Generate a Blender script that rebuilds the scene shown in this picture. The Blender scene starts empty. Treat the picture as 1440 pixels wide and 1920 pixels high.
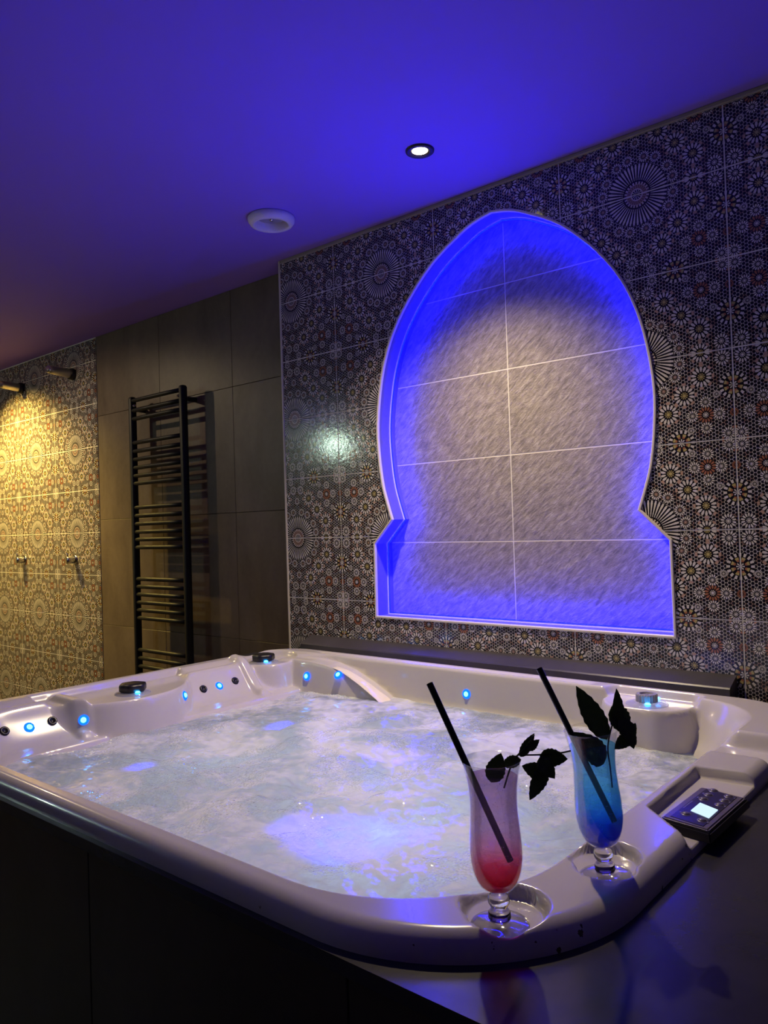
import bpy, bmesh, math, random
import numpy as np
from mathutils import Vector, Matrix

random.seed(7)
rng = np.random.default_rng(11)
SC = bpy.context.scene
COL = SC.collection

# ------------------------------------------------------------------ camera
cam_d = bpy.data.cameras.new('camera')
cam = bpy.data.objects.new('camera', cam_d)
COL.objects.link(cam)
YAW, PITCH, ROLL = -0.703427, 0.018494, -0.031046
_r0 = Vector((math.cos(YAW), -math.sin(YAW), 0)); _f0 = Vector((math.sin(YAW), math.cos(YAW), 0)); _u0 = Vector((0, 0, 1))
_f = _f0*math.cos(PITCH) + _u0*math.sin(PITCH); _u = _u0*math.cos(PITCH) - _f0*math.sin(PITCH)
_r = _r0*math.cos(ROLL) + _u*math.sin(ROLL); _up = _u*math.cos(ROLL) - _r0*math.sin(ROLL)
mw = Matrix(((_r.x, _up.x, -_f.x, 2.13017), (_r.y, _up.y, -_f.y, -2.24782), (_r.z, _up.z, -_f.z, 1.45832), (0, 0, 0, 1)))
cam.matrix_world = mw
cam_d.sensor_fit = 'HORIZONTAL'; cam_d.sensor_width = 36.0
cam_d.lens = 1449.3/1440*36.0
cam_d.clip_start = 0.02
SC.camera = cam

# ------------------------------------------------------------------ world and exposure
wd = bpy.data.worlds.new('night'); SC.world = wd; wd.use_nodes = True
wd.node_tree.nodes['Background'].inputs[0].default_value = (0.02, 0.018, 0.02, 1)
wd.node_tree.nodes['Background'].inputs[1].default_value = 0.2
SC.view_settings.view_transform = 'Standard'
SC.view_settings.look = 'None'
SC.view_settings.exposure = 0.0
SC.view_settings.gamma = 1.0
SC.view_settings.use_curve_mapping = False
SC.cycles.max_bounces = 7
SC.cycles.diffuse_bounces = 3
SC.cycles.glossy_bounces = 2
SC.cycles.transmission_bounces = 10
SC.cycles.transparent_max_bounces = 14
SC.cycles.adaptive_threshold = 0.02
SC.cycles.sample_clamp_indirect = 60.0

# light levels (watts / emission strengths), used by the lamps' own builders
DOWNLIGHT_W = 128.0
DOWNLIGHT_COL = (1.0, 0.80, 0.50)
SHOWER_W = 270.0
PASSAGE_W = 30.0
SHOWER_COL = (1.0, 0.69, 0.15)
NICHE_LED = 480.0
NICHE_LED_COL = (0.00002, 0.00008, 1.0)
UNDERWATER_W = 0.85
UNDERWATER_BLUE_W = 42.0
WALL_LAMP = 170.0

# ------------------------------------------------------------------ helpers
def tag(o, label=None, cat=None, group=None, kind=None):
    if label: o['label'] = label
    if cat: o['category'] = cat
    if group: o['group'] = group
    if kind: o['kind'] = kind
    return o

def empty(name, loc=(0, 0, 0), rz=0.0):
    o = bpy.data.objects.new(name, None)
    COL.objects.link(o); o.location = loc; o.rotation_euler = (0, 0, rz)
    o.empty_display_size = 0.05
    return o

def link(name, me, mat=None, parent=None, loc=None, rot=None):
    o = bpy.data.objects.new(name, me)
    COL.objects.link(o)
    if mat is not None and not me.materials:
        me.materials.append(mat)
    if parent is not None: o.parent = parent
    if loc is not None: o.location = loc
    if rot is not None: o.rotation_euler = rot
    return o

def smooth(me, on=True):
    me.polygons.foreach_set('use_smooth', [on]*len(me.polygons)); me.update()

def mesh_np(name, V, F, sm=True):
    me = bpy.data.meshes.new(name)
    me.from_pydata([tuple(v) for v in V], [], [tuple(f) for f in F]); me.validate()
    smooth(me, sm); me.update()
    return me

def box_me(name, x0, x1, y0, y1, z0, z1, bev=0.0, seg=2):
    bm = bmesh.new()
    bmesh.ops.create_cube(bm, size=1)
    for v in bm.verts:
        v.co = Vector(((x0+x1)/2 + v.co.x*(x1-x0), (y0+y1)/2 + v.co.y*(y1-y0), (z0+z1)/2 + v.co.z*(z1-z0)))
    if bev > 0:
        bmesh.ops.bevel(bm, geom=bm.edges[:], offset=bev, segments=seg, affect='EDGES', profile=0.5)
    me = bpy.data.meshes.new(name); bm.to_mesh(me); bm.free()
    return me

def lathe_me(name, prof, n=48, closed=False):
    """prof: list of (r, z); r == 0 makes a pole"""
    V, F, rows = [], [], []
    for r, z in prof:
        if r <= 1e-9:
            rows.append([len(V)]); V.append((0, 0, z))
        else:
            rows.append(list(range(len(V), len(V)+n)))
            for k in range(n):
                a = 2*math.pi*k/n; V.append((r*math.cos(a), r*math.sin(a), z))
    pairs = list(zip(rows[:-1], rows[1:]))
    if closed: pairs.append((rows[-1], rows[0]))
    for A, B in pairs:
        for k in range(n):
            k2 = (k+1) % n
            if len(A) == 1 and len(B) == 1: continue
            if len(A) == 1: F.append((A[0], B[k2], B[k]))
            elif len(B) == 1: F.append((A[k], A[k2], B[0]))
            else: F.append((A[k], A[k2], B[k2], B[k]))
    me = mesh_np(name, V, F)
    bm = bmesh.new(); bm.from_mesh(me); bmesh.ops.recalc_face_normals(bm, faces=bm.faces[:]); bm.to_mesh(me); bm.free()
    return me

def tube_me(name, pts, rad, n=10, caps=True):
    """round tube along pts; rad a number or list"""
    pts = [Vector(p) for p in pts]
    rads = rad if isinstance(rad, (list, tuple)) else [rad]*len(pts)
    V, F = [], []
    ref = None
    for i, p in enumerate(pts):
        t = (pts[min(i+1, len(pts)-1)] - pts[max(i-1, 0)]).normalized()
        if ref is None:
            ref = t.orthogonal().normalized()
        ref = (ref - t*ref.dot(t)).normalized()
        b = t.cross(ref)
        for k in range(n):
            a = 2*math.pi*k/n
            V.append(p + (ref*math.cos(a) + b*math.sin(a))*rads[i])
    for i in range(len(pts)-1):
        for k in range(n):
            k2 = (k+1) % n
            F.append((i*n+k, i*n+k2, (i+1)*n+k2, (i+1)*n+k))
    if caps:
        F.append(tuple(range(n-1, -1, -1))); F.append(tuple((len(pts)-1)*n+k for k in range(n)))
    return mesh_np(name, V, F)

# ---- node helpers
class NT:
    def __init__(self, name):
        self.m = bpy.data.materials.new(name); self.m.use_nodes = True
        self.t = self.m.node_tree; self.t.nodes.clear()
        self.out = self.t.nodes.new('ShaderNodeOutputMaterial')
    def n(self, typ, **kw):
        nd = self.t.nodes.new(typ)
        for k, v in kw.items(): setattr(nd, k, v)
        return nd
    def put(self, sock, v):
        if v is None: return
        if isinstance(v, bpy.types.NodeSocket): self.t.links.new(v, sock)
        elif isinstance(v, (tuple, list)):
            if sock.type == 'RGBA' and len(v) == 3: v = (*v, 1)
            sock.default_value = v
        else: sock.default_value = v
    def math(self, op, a, b=None, c=None, clamp=False):
        nd = self.n('ShaderNodeMath', operation=op, use_clamp=clamp)
        for i, v in enumerate((a, b, c)):
            self.put(nd.inputs[i], v)
        return nd.outputs[0]
    def vec(self, op, a, b=None, c=None):
        nd = self.n('ShaderNodeVectorMath', operation=op)
        for i, v in enumerate((a, b, c)):
            self.put(nd.inputs[i], v)
        return nd.outputs['Value'] if op in ('DOT_PRODUCT', 'LENGTH', 'DISTANCE') else nd.outputs['Vector']
    def mixc(self, f, a, b, blend='MIX'):
        nd = self.n('ShaderNodeMix', data_type='RGBA', blend_type=blend)
        self.put(nd.inputs[0], f); self.put(nd.inputs[6], a); self.put(nd.inputs[7], b)
        return nd.outputs[2]
    def mixv(self, f, a, b):
        nd = self.n('ShaderNodeMix', data_type='VECTOR')
        self.put(nd.inputs[0], f); self.put(nd.inputs[4], a); self.put(nd.inputs[5], b)
        return nd.outputs[1]
    def pos(self):
        return self.n('ShaderNodeNewGeometry').outputs['Position']
    def obj(self):
        return self.n('ShaderNodeTexCoord').outputs['Object']
    def sep(self, v):
        nd = self.n('ShaderNodeSeparateXYZ'); self.put(nd.inputs[0], v); return nd.outputs
    def comb(self, x, y, z):
        nd = self.n('ShaderNodeCombineXYZ')
        for i, v in enumerate((x, y, z)): self.put(nd.inputs[i], v)
        return nd.outputs[0]
    def noise(self, v, scale, detail=3.0, rough=0.5, dist=0.0):
        nd = self.n('ShaderNodeTexNoise'); self.put(nd.inputs['Vector'], v)
        nd.inputs['Scale'].default_value = scale; nd.inputs['Detail'].default_value = detail
        nd.inputs['Roughness'].default_value = rough; nd.inputs['Distortion'].default_value = dist
        return nd.outputs['Fac']
    def voro(self, v, scale, feature='F1'):
        nd = self.n('ShaderNodeTexVoronoi', feature=feature); self.put(nd.inputs['Vector'], v)
        nd.inputs['Scale'].default_value = scale
        return nd.outputs['Distance']
    def ramp(self, f, stops, interp='LINEAR'):
        nd = self.n('ShaderNodeValToRGB'); cr = nd.color_ramp; cr.interpolation = interp
        while len(cr.elements) < len(stops): cr.elements.new(0.5)
        for e, (p, c) in zip(cr.elements, stops):
            e.position = p; e.color = (*c, 1) if len(c) == 3 else c
        self.put(nd.inputs[0], f); return nd.outputs[0]
    def mapr(self, f, a, b, c=0.0, d=1.0, smooth_=False):
        nd = self.n('ShaderNodeMapRange', interpolation_type='SMOOTHSTEP' if smooth_ else 'LINEAR')
        self.put(nd.inputs[0], f)
        for i, v in enumerate((a, b, c, d)): nd.inputs[1+i].default_value = v
        return nd.outputs[0]
    def bump(self, h, strength=0.3, dist=0.01, normal=None):
        nd = self.n('ShaderNodeBump'); self.put(nd.inputs['Height'], h)
        nd.inputs['Strength'].default_value = strength; nd.inputs['Distance'].default_value = dist
        if normal is not None: self.put(nd.inputs['Normal'], normal)
        return nd.outputs[0]
    def principled(self, color, rough=0.5, metal=0.0, spec=0.5, normal=None, coat=0.0, coat_rough=0.05, emis=None, estr=0.0, trans=0.0, ior=1.45):
        nd = self.n('ShaderNodeBsdfPrincipled')
        self.put(nd.inputs['Base Color'], color); self.put(nd.inputs['Roughness'], rough); self.put(nd.inputs['Metallic'], metal)
        nd.inputs['Specular IOR Level'].default_value = spec
        nd.inputs['Coat Weight'].default_value = coat; nd.inputs['Coat Roughness'].default_value = coat_rough
        nd.inputs['Transmission Weight'].default_value = trans; nd.inputs['IOR'].default_value = ior
        if normal is not None: self.put(nd.inputs['Normal'], normal)
        if emis is not None:
            self.put(nd.inputs['Emission Color'], emis); nd.inputs['Emission Strength'].default_value = estr
        return nd.outputs[0]
    def done(self, sh):
        self.t.links.new(sh, self.out.inputs['Surface']); return self.m

def simple(name, color, rough=0.5, metal=0.0, spec=0.5, coat=0.0, nscale=0, nbump=0.0, var=0.0):
    t = NT(name); nrm = None; c = color
    if nscale:
        nz = t.noise(t.obj(), nscale, 4)
        if nbump: nrm = t.bump(nz, nbump, 0.003)
        if var:
            c = t.mixc(t.math('MULTIPLY', nz, var), color, tuple(x*0.35 for x in color))
    return t.done(t.principled(c, rough, metal, spec, nrm, coat))

def emit(name, color, strength):
    t = NT(name); e = t.n('ShaderNodeEmission'); t.put(e.inputs[0], color); e.inputs[1].default_value = strength
    return t.done(e.outputs[0])

# ------------------------------------------------------------------ materials
def mosaic_mat(name, x0, z0):
    """printed moorish mosaic: mirrored half-metre repeat with rosettes, flowers and fine stars"""
    t = NT(name)
    P = t.sep(t.pos())
    u = t.math('PINGPONG', t.math('SUBTRACT', P[0], x0), 0.25)
    v = t.math('PINGPONG', t.math('SUBTRACT', P[2], z0), 0.25)
    uv = t.comb(u, v, 0.0)
    # (u, v, radius, kind): 0 white, 1 yellow heart, 2 red ring, 3 pink heart, 4 large medallion, 5 orange
    FL = [(0.069, 0.1643, 0.029, 1), (0.1163, 0.1157, 0.029, 1), (0.1653, 0.0685, 0.029, 1), (0.1651, 0.0, 0.026, 1),
          (0.174, 0.1765, 0.0225, 2), (0.175, 0.2134, 0.0165, 0), (0.1375, 0.1765, 0.0165, 0), (0.2105, 0.1765, 0.0165, 0), (0.1745, 0.1405, 0.0165, 0),
          (0.25, 0.1019, 0.037, 4), (0.2335, 0.2335, 0.0175, 0), (0.104, 0.25, 0.037, 4),
          (0.0246, 0.1069, 0.0165, 3), (0.0584, 0.0955, 0.0165, 3), (0.0922, 0.0587, 0.0165, 3), (0.1066, 0.0231, 0.0165, 3),
          (0.2232, 0.0235, 0.021, 0), (0.25, 0.177, 0.012, 5), (0.022, 0.2, 0.019, 0), (0.036, 0.235, 0.015, 0), (0.0, 0.155, 0.015, 3),
          (0.205, 0.122, 0.0105, 0), (0.132, 0.218, 0.0105, 0)]
    best = None; cur = None
    for cu, cv, R, k in FL:
        V = t.vec('MULTIPLY_ADD', uv, (1/R, 1/R, 0), (-cu/R, -cv/R, k*1e-3))
        d = t.vec('DOT_PRODUCT', V, V)
        if best is None: best, cur = d, V
        else:
            lt = t.math('LESS_THAN', d, best)
            best = t.math('MINIMUM', d, best); cur = t.mixv(lt, cur, V)
    S = t.sep(cur)
    r = t.math('SQRT', best)
    th = t.math('ARCTAN2', S[1], S[0])
    kind = t.math('ROUND', t.math('MULTIPLY', S[2], 1000.0))
    def is_k(k): return t.math('COMPARE', kind, float(k), 0.3)
    def band(x, a, b): return t.math('MULTIPLY', t.math('GREATER_THAN', x, a), t.math('LESS_THAN', x, b))
    def mul(*a):
        o = a[0]
        for b in a[1:]: o = t.math('MULTIPLY', o, b)
        return o
    def mx(*a):
        o = a[0]
        for b in a[1:]: o = t.math('MAXIMUM', o, b)
        return o
    c10 = t.math('COSINE', t.math('MULTIPLY', th, 10.0))
    inner = mul(band(r, 0.17, 0.36), t.math('GREATER_THAN', c10, 0.1))
    heart = t.math('LESS_THAN', r, 0.15)
    # outer petals taper towards both ends
    tap = t.math('MULTIPLY', t.math('ABSOLUTE', t.math('SUBTRACT', r, 0.74)), 3.6)
    c14 = t.math('COSINE', t.math('MULTIPLY', th, 14.0))
    outer = mul(band(r, 0.50, 0.98), t.math('GREATER_THAN', t.math('MULTIPLY', c14, -1.0), t.math('SUBTRACT', tap, 0.70)))
    med = is_k(4)
    c16 = t.math('COSINE', t.math('MULTIPLY', th, 16.0)); c8 = t.math('COSINE', t.math('MULTIPLY', th, 8.0))
    med_w = mx(mul(band(r, 0.74, 1.0), t.math('GREATER_THAN', c16, -0.1)), mul(band(r, 0.05, 0.3), t.math('GREATER_THAN', c8, 0.0)))
    med_o = mul(band(r, 0.36, 0.68), t.math('GREATER_THAN', t.math('MULTIPLY', c8, -1.0), -0.15))
    notm = t.math('SUBTRACT', 1.0, med)
    # background: fine hexagonal star field
    k0 = 2*math.pi/0.0088
    h1 = t.math('COSINE', t.math('MULTIPLY', u, k0))
    h2 = t.math('COSINE', t.math('MULTIPLY_ADD', u, k0*0.5, t.math('MULTIPLY', v, k0*0.866)))
    h3 = t.math('COSINE', t.math('MULTIPLY_ADD', u, k0*0.5, t.math('MULTIPLY', v, -k0*0.866)))
    hs = t.math('ADD', t.math('ADD', h1, h2), h3)
    bgw = t.math('LESS_THAN', hs, -0.85)
    bgo = t.math('GREATER_THAN', t.noise(uv, 42.0, 1.0), 0.58)
    inside = t.math('LESS_THAN', r, 1.0)
    # pink studs around the yellow flowers
    stud = mul(is_k(1), band(r, 1.0, 1.24), t.math('GREATER_THAN', c8, 0.25))
    DARK = (0.010, 0.009, 0.013); WH = (0.60, 0.55, 0.52); OR = (0.34, 0.135, 0.075); YE = (0.42, 0.34, 0.14); PK = (0.42, 0.27, 0.21)
    bgc = t.mixc(bgo, WH, PK)
    col = t.mixc(t.math('MULTIPLY', bgw, 0.62), DARK, bgc)
    col = t.mixc(stud, col, PK)
    heartc = t.mixc(is_k(1), WH, YE); heartc = t.mixc(is_k(3), heartc, PK); heartc = t.mixc(is_k(5), heartc, OR)
    petc = t.mixc(mx(is_k(2), is_k(5)), WH, OR)
    fl = t.mixc(mul(notm, mx(inner, heart)), DARK, heartc)
    fl = t.mixc(mul(notm, outer), fl, petc)
    fl = t.mixc(mul(med, med_w), fl, WH)
    fl = t.mixc(mul(med, med_o), fl, t.mixc(t.math('GREATER_THAN', r, 0.5), OR, YE))
    col = t.mixc(inside, col, fl)
    # orange star frame round the four corner flowers
    eu = t.math('ABSOLUTE', t.math('SUBTRACT', u, 0.25)); ev = t.math('ABSOLUTE', t.math('SUBTRACT', v, 0.25))
    er = t.math('ADD', mul(0.55, t.math('ADD', eu, ev)), mul(0.45, t.math('MAXIMUM', eu, ev)))
    frame = mul(band(er, 0.031, 0.0375), t.math('SUBTRACT', 1.0, t.math('LESS_THAN', hs, -1.1)), t.math('SUBTRACT', 1.0, inside))
    col = t.mixc(frame, col, OR)
    # big rosette
    rr = t.math('DIVIDE', t.vec('LENGTH', uv), 0.0905)
    ra = t.math('ARCTAN2', v, u)
    c48 = t.math('COSINE', t.math('MULTIPLY', ra, 48.0)); c24 = t.math('COSINE', t.math('MULTIPLY', ra, 24.0)); c12 = t.math('COSINE', t.math('MULTIPLY', ra, 12.0))
    spoke = mul(band(rr, 0.56, 0.93), t.math('GREATER_THAN', c48, t.mapr(rr, 0.56, 0.93, 0.55, -0.35)))
    fine = mul(band(rr, 0.47, 0.60), t.math('GREATER_THAN', c48, 0.1))
    beads = mul(band(rr, 0.93, 1.0), t.math('GREATER_THAN', c48, 0.1))
    ring_i = mul(band(rr, 0.33, 0.42), t.math('GREATER_THAN', c24, -0.2))
    pinkd = band(rr, 0.20, 0.35); wring = band(rr, 0.165, 0.205); core = mul(band(rr, 0.05, 0.16), t.math('GREATER_THAN', c12, 0.45))
    rc = t.mixc(mx(spoke, t.math('MULTIPLY', fine, 0.6), beads), DARK, WH)
    rc = t.mixc(t.math('MULTIPLY', pinkd, 0.8), rc, t.mixc(t.math('GREATER_THAN', c24, 0.2), (0.34, 0.23, 0.19), (0.16, 0.09, 0.075)))
    rc = t.mixc(mx(ring_i, wring), rc, t.mixc(0.4, WH, PK))
    rc = t.mixc(core, rc, WH)
    col = t.mixc(t.math('LESS_THAN', rr, 1.02), col, rc)
    nz = t.noise(t.pos(), 90.0, 2.0)
    nrm = t.bump(nz, 0.12, 0.002)
    return t.done(t.principled(col, 0.11, 0, 0.5, nrm))

def stone_mat():
    t = NT('slate_stone'); p = t.pos()
    rt = t.n('ShaderNodeMapping'); t.put(rt.inputs[0], p); rt.inputs['Rotation'].default_value = (0, math.radians(42), 0)
    mp = t.n('ShaderNodeMapping'); t.put(mp.inputs[0], rt.outputs[0]); mp.inputs['Scale'].default_value = (0.8, 1, 2.6)
    a = t.noise(mp.outputs[0], 30, 10, 0.68, 0.25); b = t.noise(mp.outputs[0], 7, 4, 0.55, 0.2); c = t.noise(p, 210, 3, 0.6)
    h = t.math('ADD', t.math('MULTIPLY', a, 1.0), t.math('ADD', t.math('MULTIPLY', b, 0.5), t.math('MULTIPLY', c, 0.22)))
    col = t.ramp(a, [(0.32, (0.15, 0.128, 0.09)), (0.5, (0.27, 0.235, 0.165)), (0.68, (0.42, 0.37, 0.265))])
    return t.done(t.principled(col, 0.62, 0, 0.35, t.bump(h, 0.7, 0.008)))

def concrete_tile_mat(name, c0, c1, rough=0.45):
    t = NT(name); p = t.pos(); info = t.n('ShaderNodeObjectInfo').outputs['Random']
    q = t.vec('ADD', p, t.comb(t.math('MULTIPLY', info, 7.0), 0.0, t.math('MULTIPLY', info, 3.0)))
    mp = t.n('ShaderNodeMapping'); t.put(mp.inputs[0], q); mp.inputs['Scale'].default_value = (1.6, 1, 0.8)
    a = t.noise(mp.outputs[0], 3.0, 6, 0.6, 0.4); b = t.noise(q, 40, 3)
    f = t.math('ADD', t.math('MULTIPLY', a, 0.85), t.math('MULTIPLY', b, 0.15))
    col = t.ramp(f, [(0.3, c0), (0.7, c1)])
    return t.done(t.principled(col, rough, 0, 0.4, t.bump(b, 0.08, 0.002)))

def acrylic_mat():
    t = NT('white_acrylic'); p = t.obj()
    n = t.noise(p, 3.0, 3)
    col = t.mixc(n, (0.54, 0.505, 0.455), (0.585, 0.55, 0.50))
    # scuffs along the rolled edge: small brown wear spots low on the lip
    at = t.n('ShaderNodeAttribute'); at.attribute_name = 'lip_wear'
    low = at.outputs['Fac']
    sp = t.math('GREATER_THAN', t.noise(p, 45, 4, 0.6), 0.66)
    col = t.mixc(t.math('MULTIPLY', low, sp), col, (0.10, 0.06, 0.03))
    return t.done(t.principled(col, 0.22, 0, 0.5, None, 0.35, 0.06))

def water_mat():
    t = NT('aerated_water'); p = t.pos()
    big = t.noise(p, 5.0, 4, 0.55, 0.5); fine = t.noise(p, 40.0, 3, 0.55, 0.2)
    bub = t.voro(t.vec('MULTIPLY', p, (1.0, 1.0, 0.3)), 150.0)
    mask = t.mapr(t.noise(p, 4.2, 3, 0.5, 1.0), 0.48, 0.60, 0.0, 1.0, True)
    h = t.math('ADD', t.math('MULTIPLY', fine, 0.42), t.math('MULTIPLY', t.math('MULTIPLY', bub, mask), 0.85))
    nrm = t.bump(h, 0.6, 0.005)
    foam = t.mapr(t.math('ADD', t.math('MULTIPLY', big, 0.7), t.math('MULTIPLY', fine, 0.3)), 0.36, 0.60, 0.0, 1.0, True)
    dif = t.n('ShaderNodeBsdfDiffuse'); t.put(dif.inputs[0], t.mixc(foam, (0.44, 0.49, 0.51), (0.80, 0.82, 0.80))); t.put(dif.inputs['Normal'], nrm)
    tr = t.n('ShaderNodeBsdfTranslucent'); t.put(tr.inputs[0], t.mixc(foam, (0.80, 0.85, 0.95), (0.62, 0.66, 0.74))); t.put(tr.inputs['Normal'], nrm)
    m1 = t.n('ShaderNodeMixShader'); t.put(m1.inputs[0], t.mapr(foam, 0, 1, 0.82, 0.30)); t.t.links.new(dif.outputs[0], m1.inputs[1]); t.t.links.new(tr.outputs[0], m1.inputs[2])
    gl = t.n('ShaderNodeBsdfGlossy'); t.put(gl.inputs['Roughness'], 0.035); t.put(gl.inputs['Normal'], nrm); t.put(gl.inputs[0], (1, 1, 1))
    fr = t.n('ShaderNodeFresnel'); fr.inputs[0].default_value = 1.33; t.put(fr.inputs['Normal'], nrm)
    m2 = t.n('ShaderNodeMixShader'); t.put(m2.inputs[0], t.math('MULTIPLY', fr.outputs[0], 1.0)); t.t.links.new(m1.outputs[0], m2.inputs[1]); t.t.links.new(gl.outputs[0], m2.inputs[2])
    return t.done(m2.outputs[0])

def thin_glass(name, tint=(0.97, 0.97, 0.98), frost=0.0, ior=1.5, top=0.28):
    t = NT(name)
    tp = t.n('ShaderNodeBsdfTransparent'); t.put(tp.inputs[0], tint)
    gl = t.n('ShaderNodeBsdfGlossy'); t.put(gl.inputs['Roughness'], 0.04); t.put(gl.inputs[0], (1, 1, 1))
    base = tp.outputs[0]
    if frost > 0:
        df = t.n('ShaderNodeBsdfDiffuse'); t.put(df.inputs[0], (0.8, 0.8, 0.82))
        m = t.n('ShaderNodeMixShader'); t.put(m.inputs[0], frost); t.t.links.new(base, m.inputs[1]); t.t.links.new(df.outputs[0], m.inputs[2]); base = m.outputs[0]
    fr = t.n('ShaderNodeFresnel'); fr.inputs[0].default_value = ior
    f = t.math('MINIMUM', t.math('MULTIPLY', fr.outputs[0], 0.9), top)
    m2 = t.n('ShaderNodeMixShader'); t.put(m2.inputs[0], f); t.t.links.new(base, m2.inputs[1]); t.t.links.new(gl.outputs[0], m2.inputs[2])
    return t.done(m2.outputs[0])

def drink_mat(name, stops, scat):
    """layered syrup drink: colour by height (object Z), part clear, part cloudy"""
    t = NT(name); p = t.obj(); z = t.sep(p)[2]
    wob = t.math('MULTIPLY_ADD', t.noise(p, 60, 3), 0.02, t.math('SUBTRACT', z, 0.01))
    f = t.mapr(wob, 0.045, 0.185)
    col = t.ramp(f, stops)
    tp = t.n('ShaderNodeBsdfTransparent'); t.put(tp.inputs[0], col)
    df = t.n('ShaderNodeBsdfDiffuse'); t.put(df.inputs[0], col)
    tl = t.n('ShaderNodeBsdfTranslucent'); t.put(tl.inputs[0], col)
    m0 = t.n('ShaderNodeMixShader'); t.put(m0.inputs[0], 0.6); t.t.links.new(df.outputs[0], m0.inputs[1]); t.t.links.new(tl.outputs[0], m0.inputs[2])
    # tiny bubbles clinging to the glass
    bub = t.math('LESS_THAN', t.voro(p, 330.0), 0.20)
    bub = t.math('MULTIPLY', bub, t.math('GREATER_THAN', t.noise(p, 70, 2), 0.55))
    fac = t.math('ADD', t.mapr(f, 0.0, 0.35, scat+0.18, scat), t.math('MULTIPLY', bub, 0.25))
    m1 = t.n('ShaderNodeMixShader'); t.put(m1.inputs[0], fac); t.t.links.new(tp.outputs[0], m1.inputs[1]); t.t.links.new(m0.outputs[0], m1.inputs[2])
    return t.done(m1.outputs[0])

def leaf_mat():
    t = NT('mint_leaf'); p = t.obj()
    n = t.noise(p, 180, 4)
    col = t.mixc(n, (0.07, 0.10, 0.03), (0.16, 0.20, 0.06))
    sh = t.principled(col, 0.5, 0, 0.3, t.bump(t.voro(p, 420), 0.5, 0.001))
    tl = t.n('ShaderNodeBsdfTranslucent'); t.put(tl.inputs[0], (0.09, 0.13, 0.02))
    m = t.n('ShaderNodeMixShader'); t.put(m.inputs[0], 0.4); t.t.links.new(sh, m.inputs[1]); t.t.links.new(tl.outputs[0], m.inputs[2])
    return t.done(m.outputs[0])

M = {}
M['mosaic'] = mosaic_mat('mosaic_print', 0.25, 2.42)
M['mosaic_shower'] = mosaic_mat('mosaic_print_shower', -2.275, 2.475)
M['stone'] = stone_mat()
M['grey_tile'] = concrete_tile_mat('brown_grey_tile', (0.095, 0.068, 0.048), (0.19, 0.145, 0.105), 0.42)
M['dark_tile'] = concrete_tile_mat('black_tile', (0.032, 0.023, 0.018), (0.06, 0.045, 0.036), 0.38)
M['floor_tile'] = concrete_tile_mat('floor_tile', (0.06, 0.05, 0.042), (0.11, 0.095, 0.08), 0.4)
M['grout_light'] = simple('grout_light', (0.74, 0.70, 0.63), 0.7, nscale=30, var=0.3)
M['grout_dark'] = simple('grout_dark', (0.03, 0.026, 0.022), 0.8, nscale=30, var=0.2)
M['ceiling'] = simple('ceiling_glow_tint', (0.28, 0.17, 0.72), 0.75, nscale=80, nbump=0.02)  # violet tint puts part of the LED strip's blue glow into the colour
M['plaster'] = simple('plaster', (0.33, 0.29, 0.25), 0.8, nscale=20, nbump=0.05, var=0.2)
M['reveal'] = simple('reveal_tile', (0.12, 0.105, 0.10), 0.5, nscale=40, var=0.1)
M['trim'] = simple('trim_pvc', (0.66, 0.60, 0.53), 0.4, nscale=60, var=0.15)
M['acrylic'] = acrylic_mat()
M['water'] = water_mat()
M['deck'] = concrete_tile_mat('deck_black_gloss', (0.020, 0.019, 0.024), (0.042, 0.040, 0.048), 0.24)
M['ledge'] = concrete_tile_mat('ledge_anthracite', (0.035, 0.031, 0.038), (0.06, 0.054, 0.064), 0.36)
M['black_metal'] = simple('black_enamel', (0.010, 0.010, 0.012), 0.5, 0.0, 0.25, nscale=90, nbump=0.03)
M['chrome'] = simple('chrome', (0.62, 0.60, 0.57), 0.12, 1.0, nscale=50, var=0.1)
M['brushed'] = simple('brushed_steel', (0.48, 0.44, 0.38), 0.33, 1.0, nscale=120, nbump=0.05)
M['bronze'] = simple('dark_bronze', (0.06, 0.05, 0.045), 0.4, 0.6, nscale=80, nbump=0.03)
M['black_plastic'] = simple('black_plastic', (0.012, 0.011, 0.012), 0.35, nscale=60, nbump=0.05)
M['grey_plastic'] = simple('grey_plastic', (0.30, 0.29, 0.31), 0.35, nscale=60, nbump=0.05)
M['white_plastic'] = simple('white_plastic', (0.72, 0.71, 0.70), 0.4, nscale=50, var=0.08)
M['navy_plastic'] = simple('navy_membrane', (0.020, 0.016, 0.045), 0.3, nscale=60, var=0.2)
M['panel_grey'] = simple('panel_bezel', (0.12, 0.10, 0.14), 0.3, nscale=60, var=0.1)
M['glass'] = thin_glass('drinking_glass', (0.97, 0.97, 0.98), 0.02)
M['glass_foot'] = thin_glass('glass_foot', (0.92, 0.92, 0.96), 0.10, 1.6, 0.7)
M['clear_plastic'] = thin_glass('clear_plastic', (0.75, 0.78, 0.95), 0.25, 1.5)
t = NT('solid_glass'); gb = t.n('ShaderNodeBsdfGlass'); gb.inputs['IOR'].default_value = 1.5; t.put(gb.inputs[0], (0.97, 0.97, 0.98)); M['solid_glass'] = t.done(gb.outputs[0])
M['pink'] = drink_mat('pink_drink', [(0.0, (0.72, 0.015, 0.035)), (0.12, (0.95, 0.09, 0.14)), (0.25, (0.93, 0.42, 0.55)), (0.45, (0.86, 0.66, 0.80)), (1.0, (0.78, 0.64, 0.80))], 0.15)
M['blue'] = drink_mat('blue_drink', [(0.0, (0.0, 0.03, 0.75)), (0.14, (0.02, 0.16, 0.90)), (0.34, (0.14, 0.56, 0.95)), (0.65, (0.36, 0.78, 0.95)), (1.0, (0.44, 0.78, 0.92))], 0.14)
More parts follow.
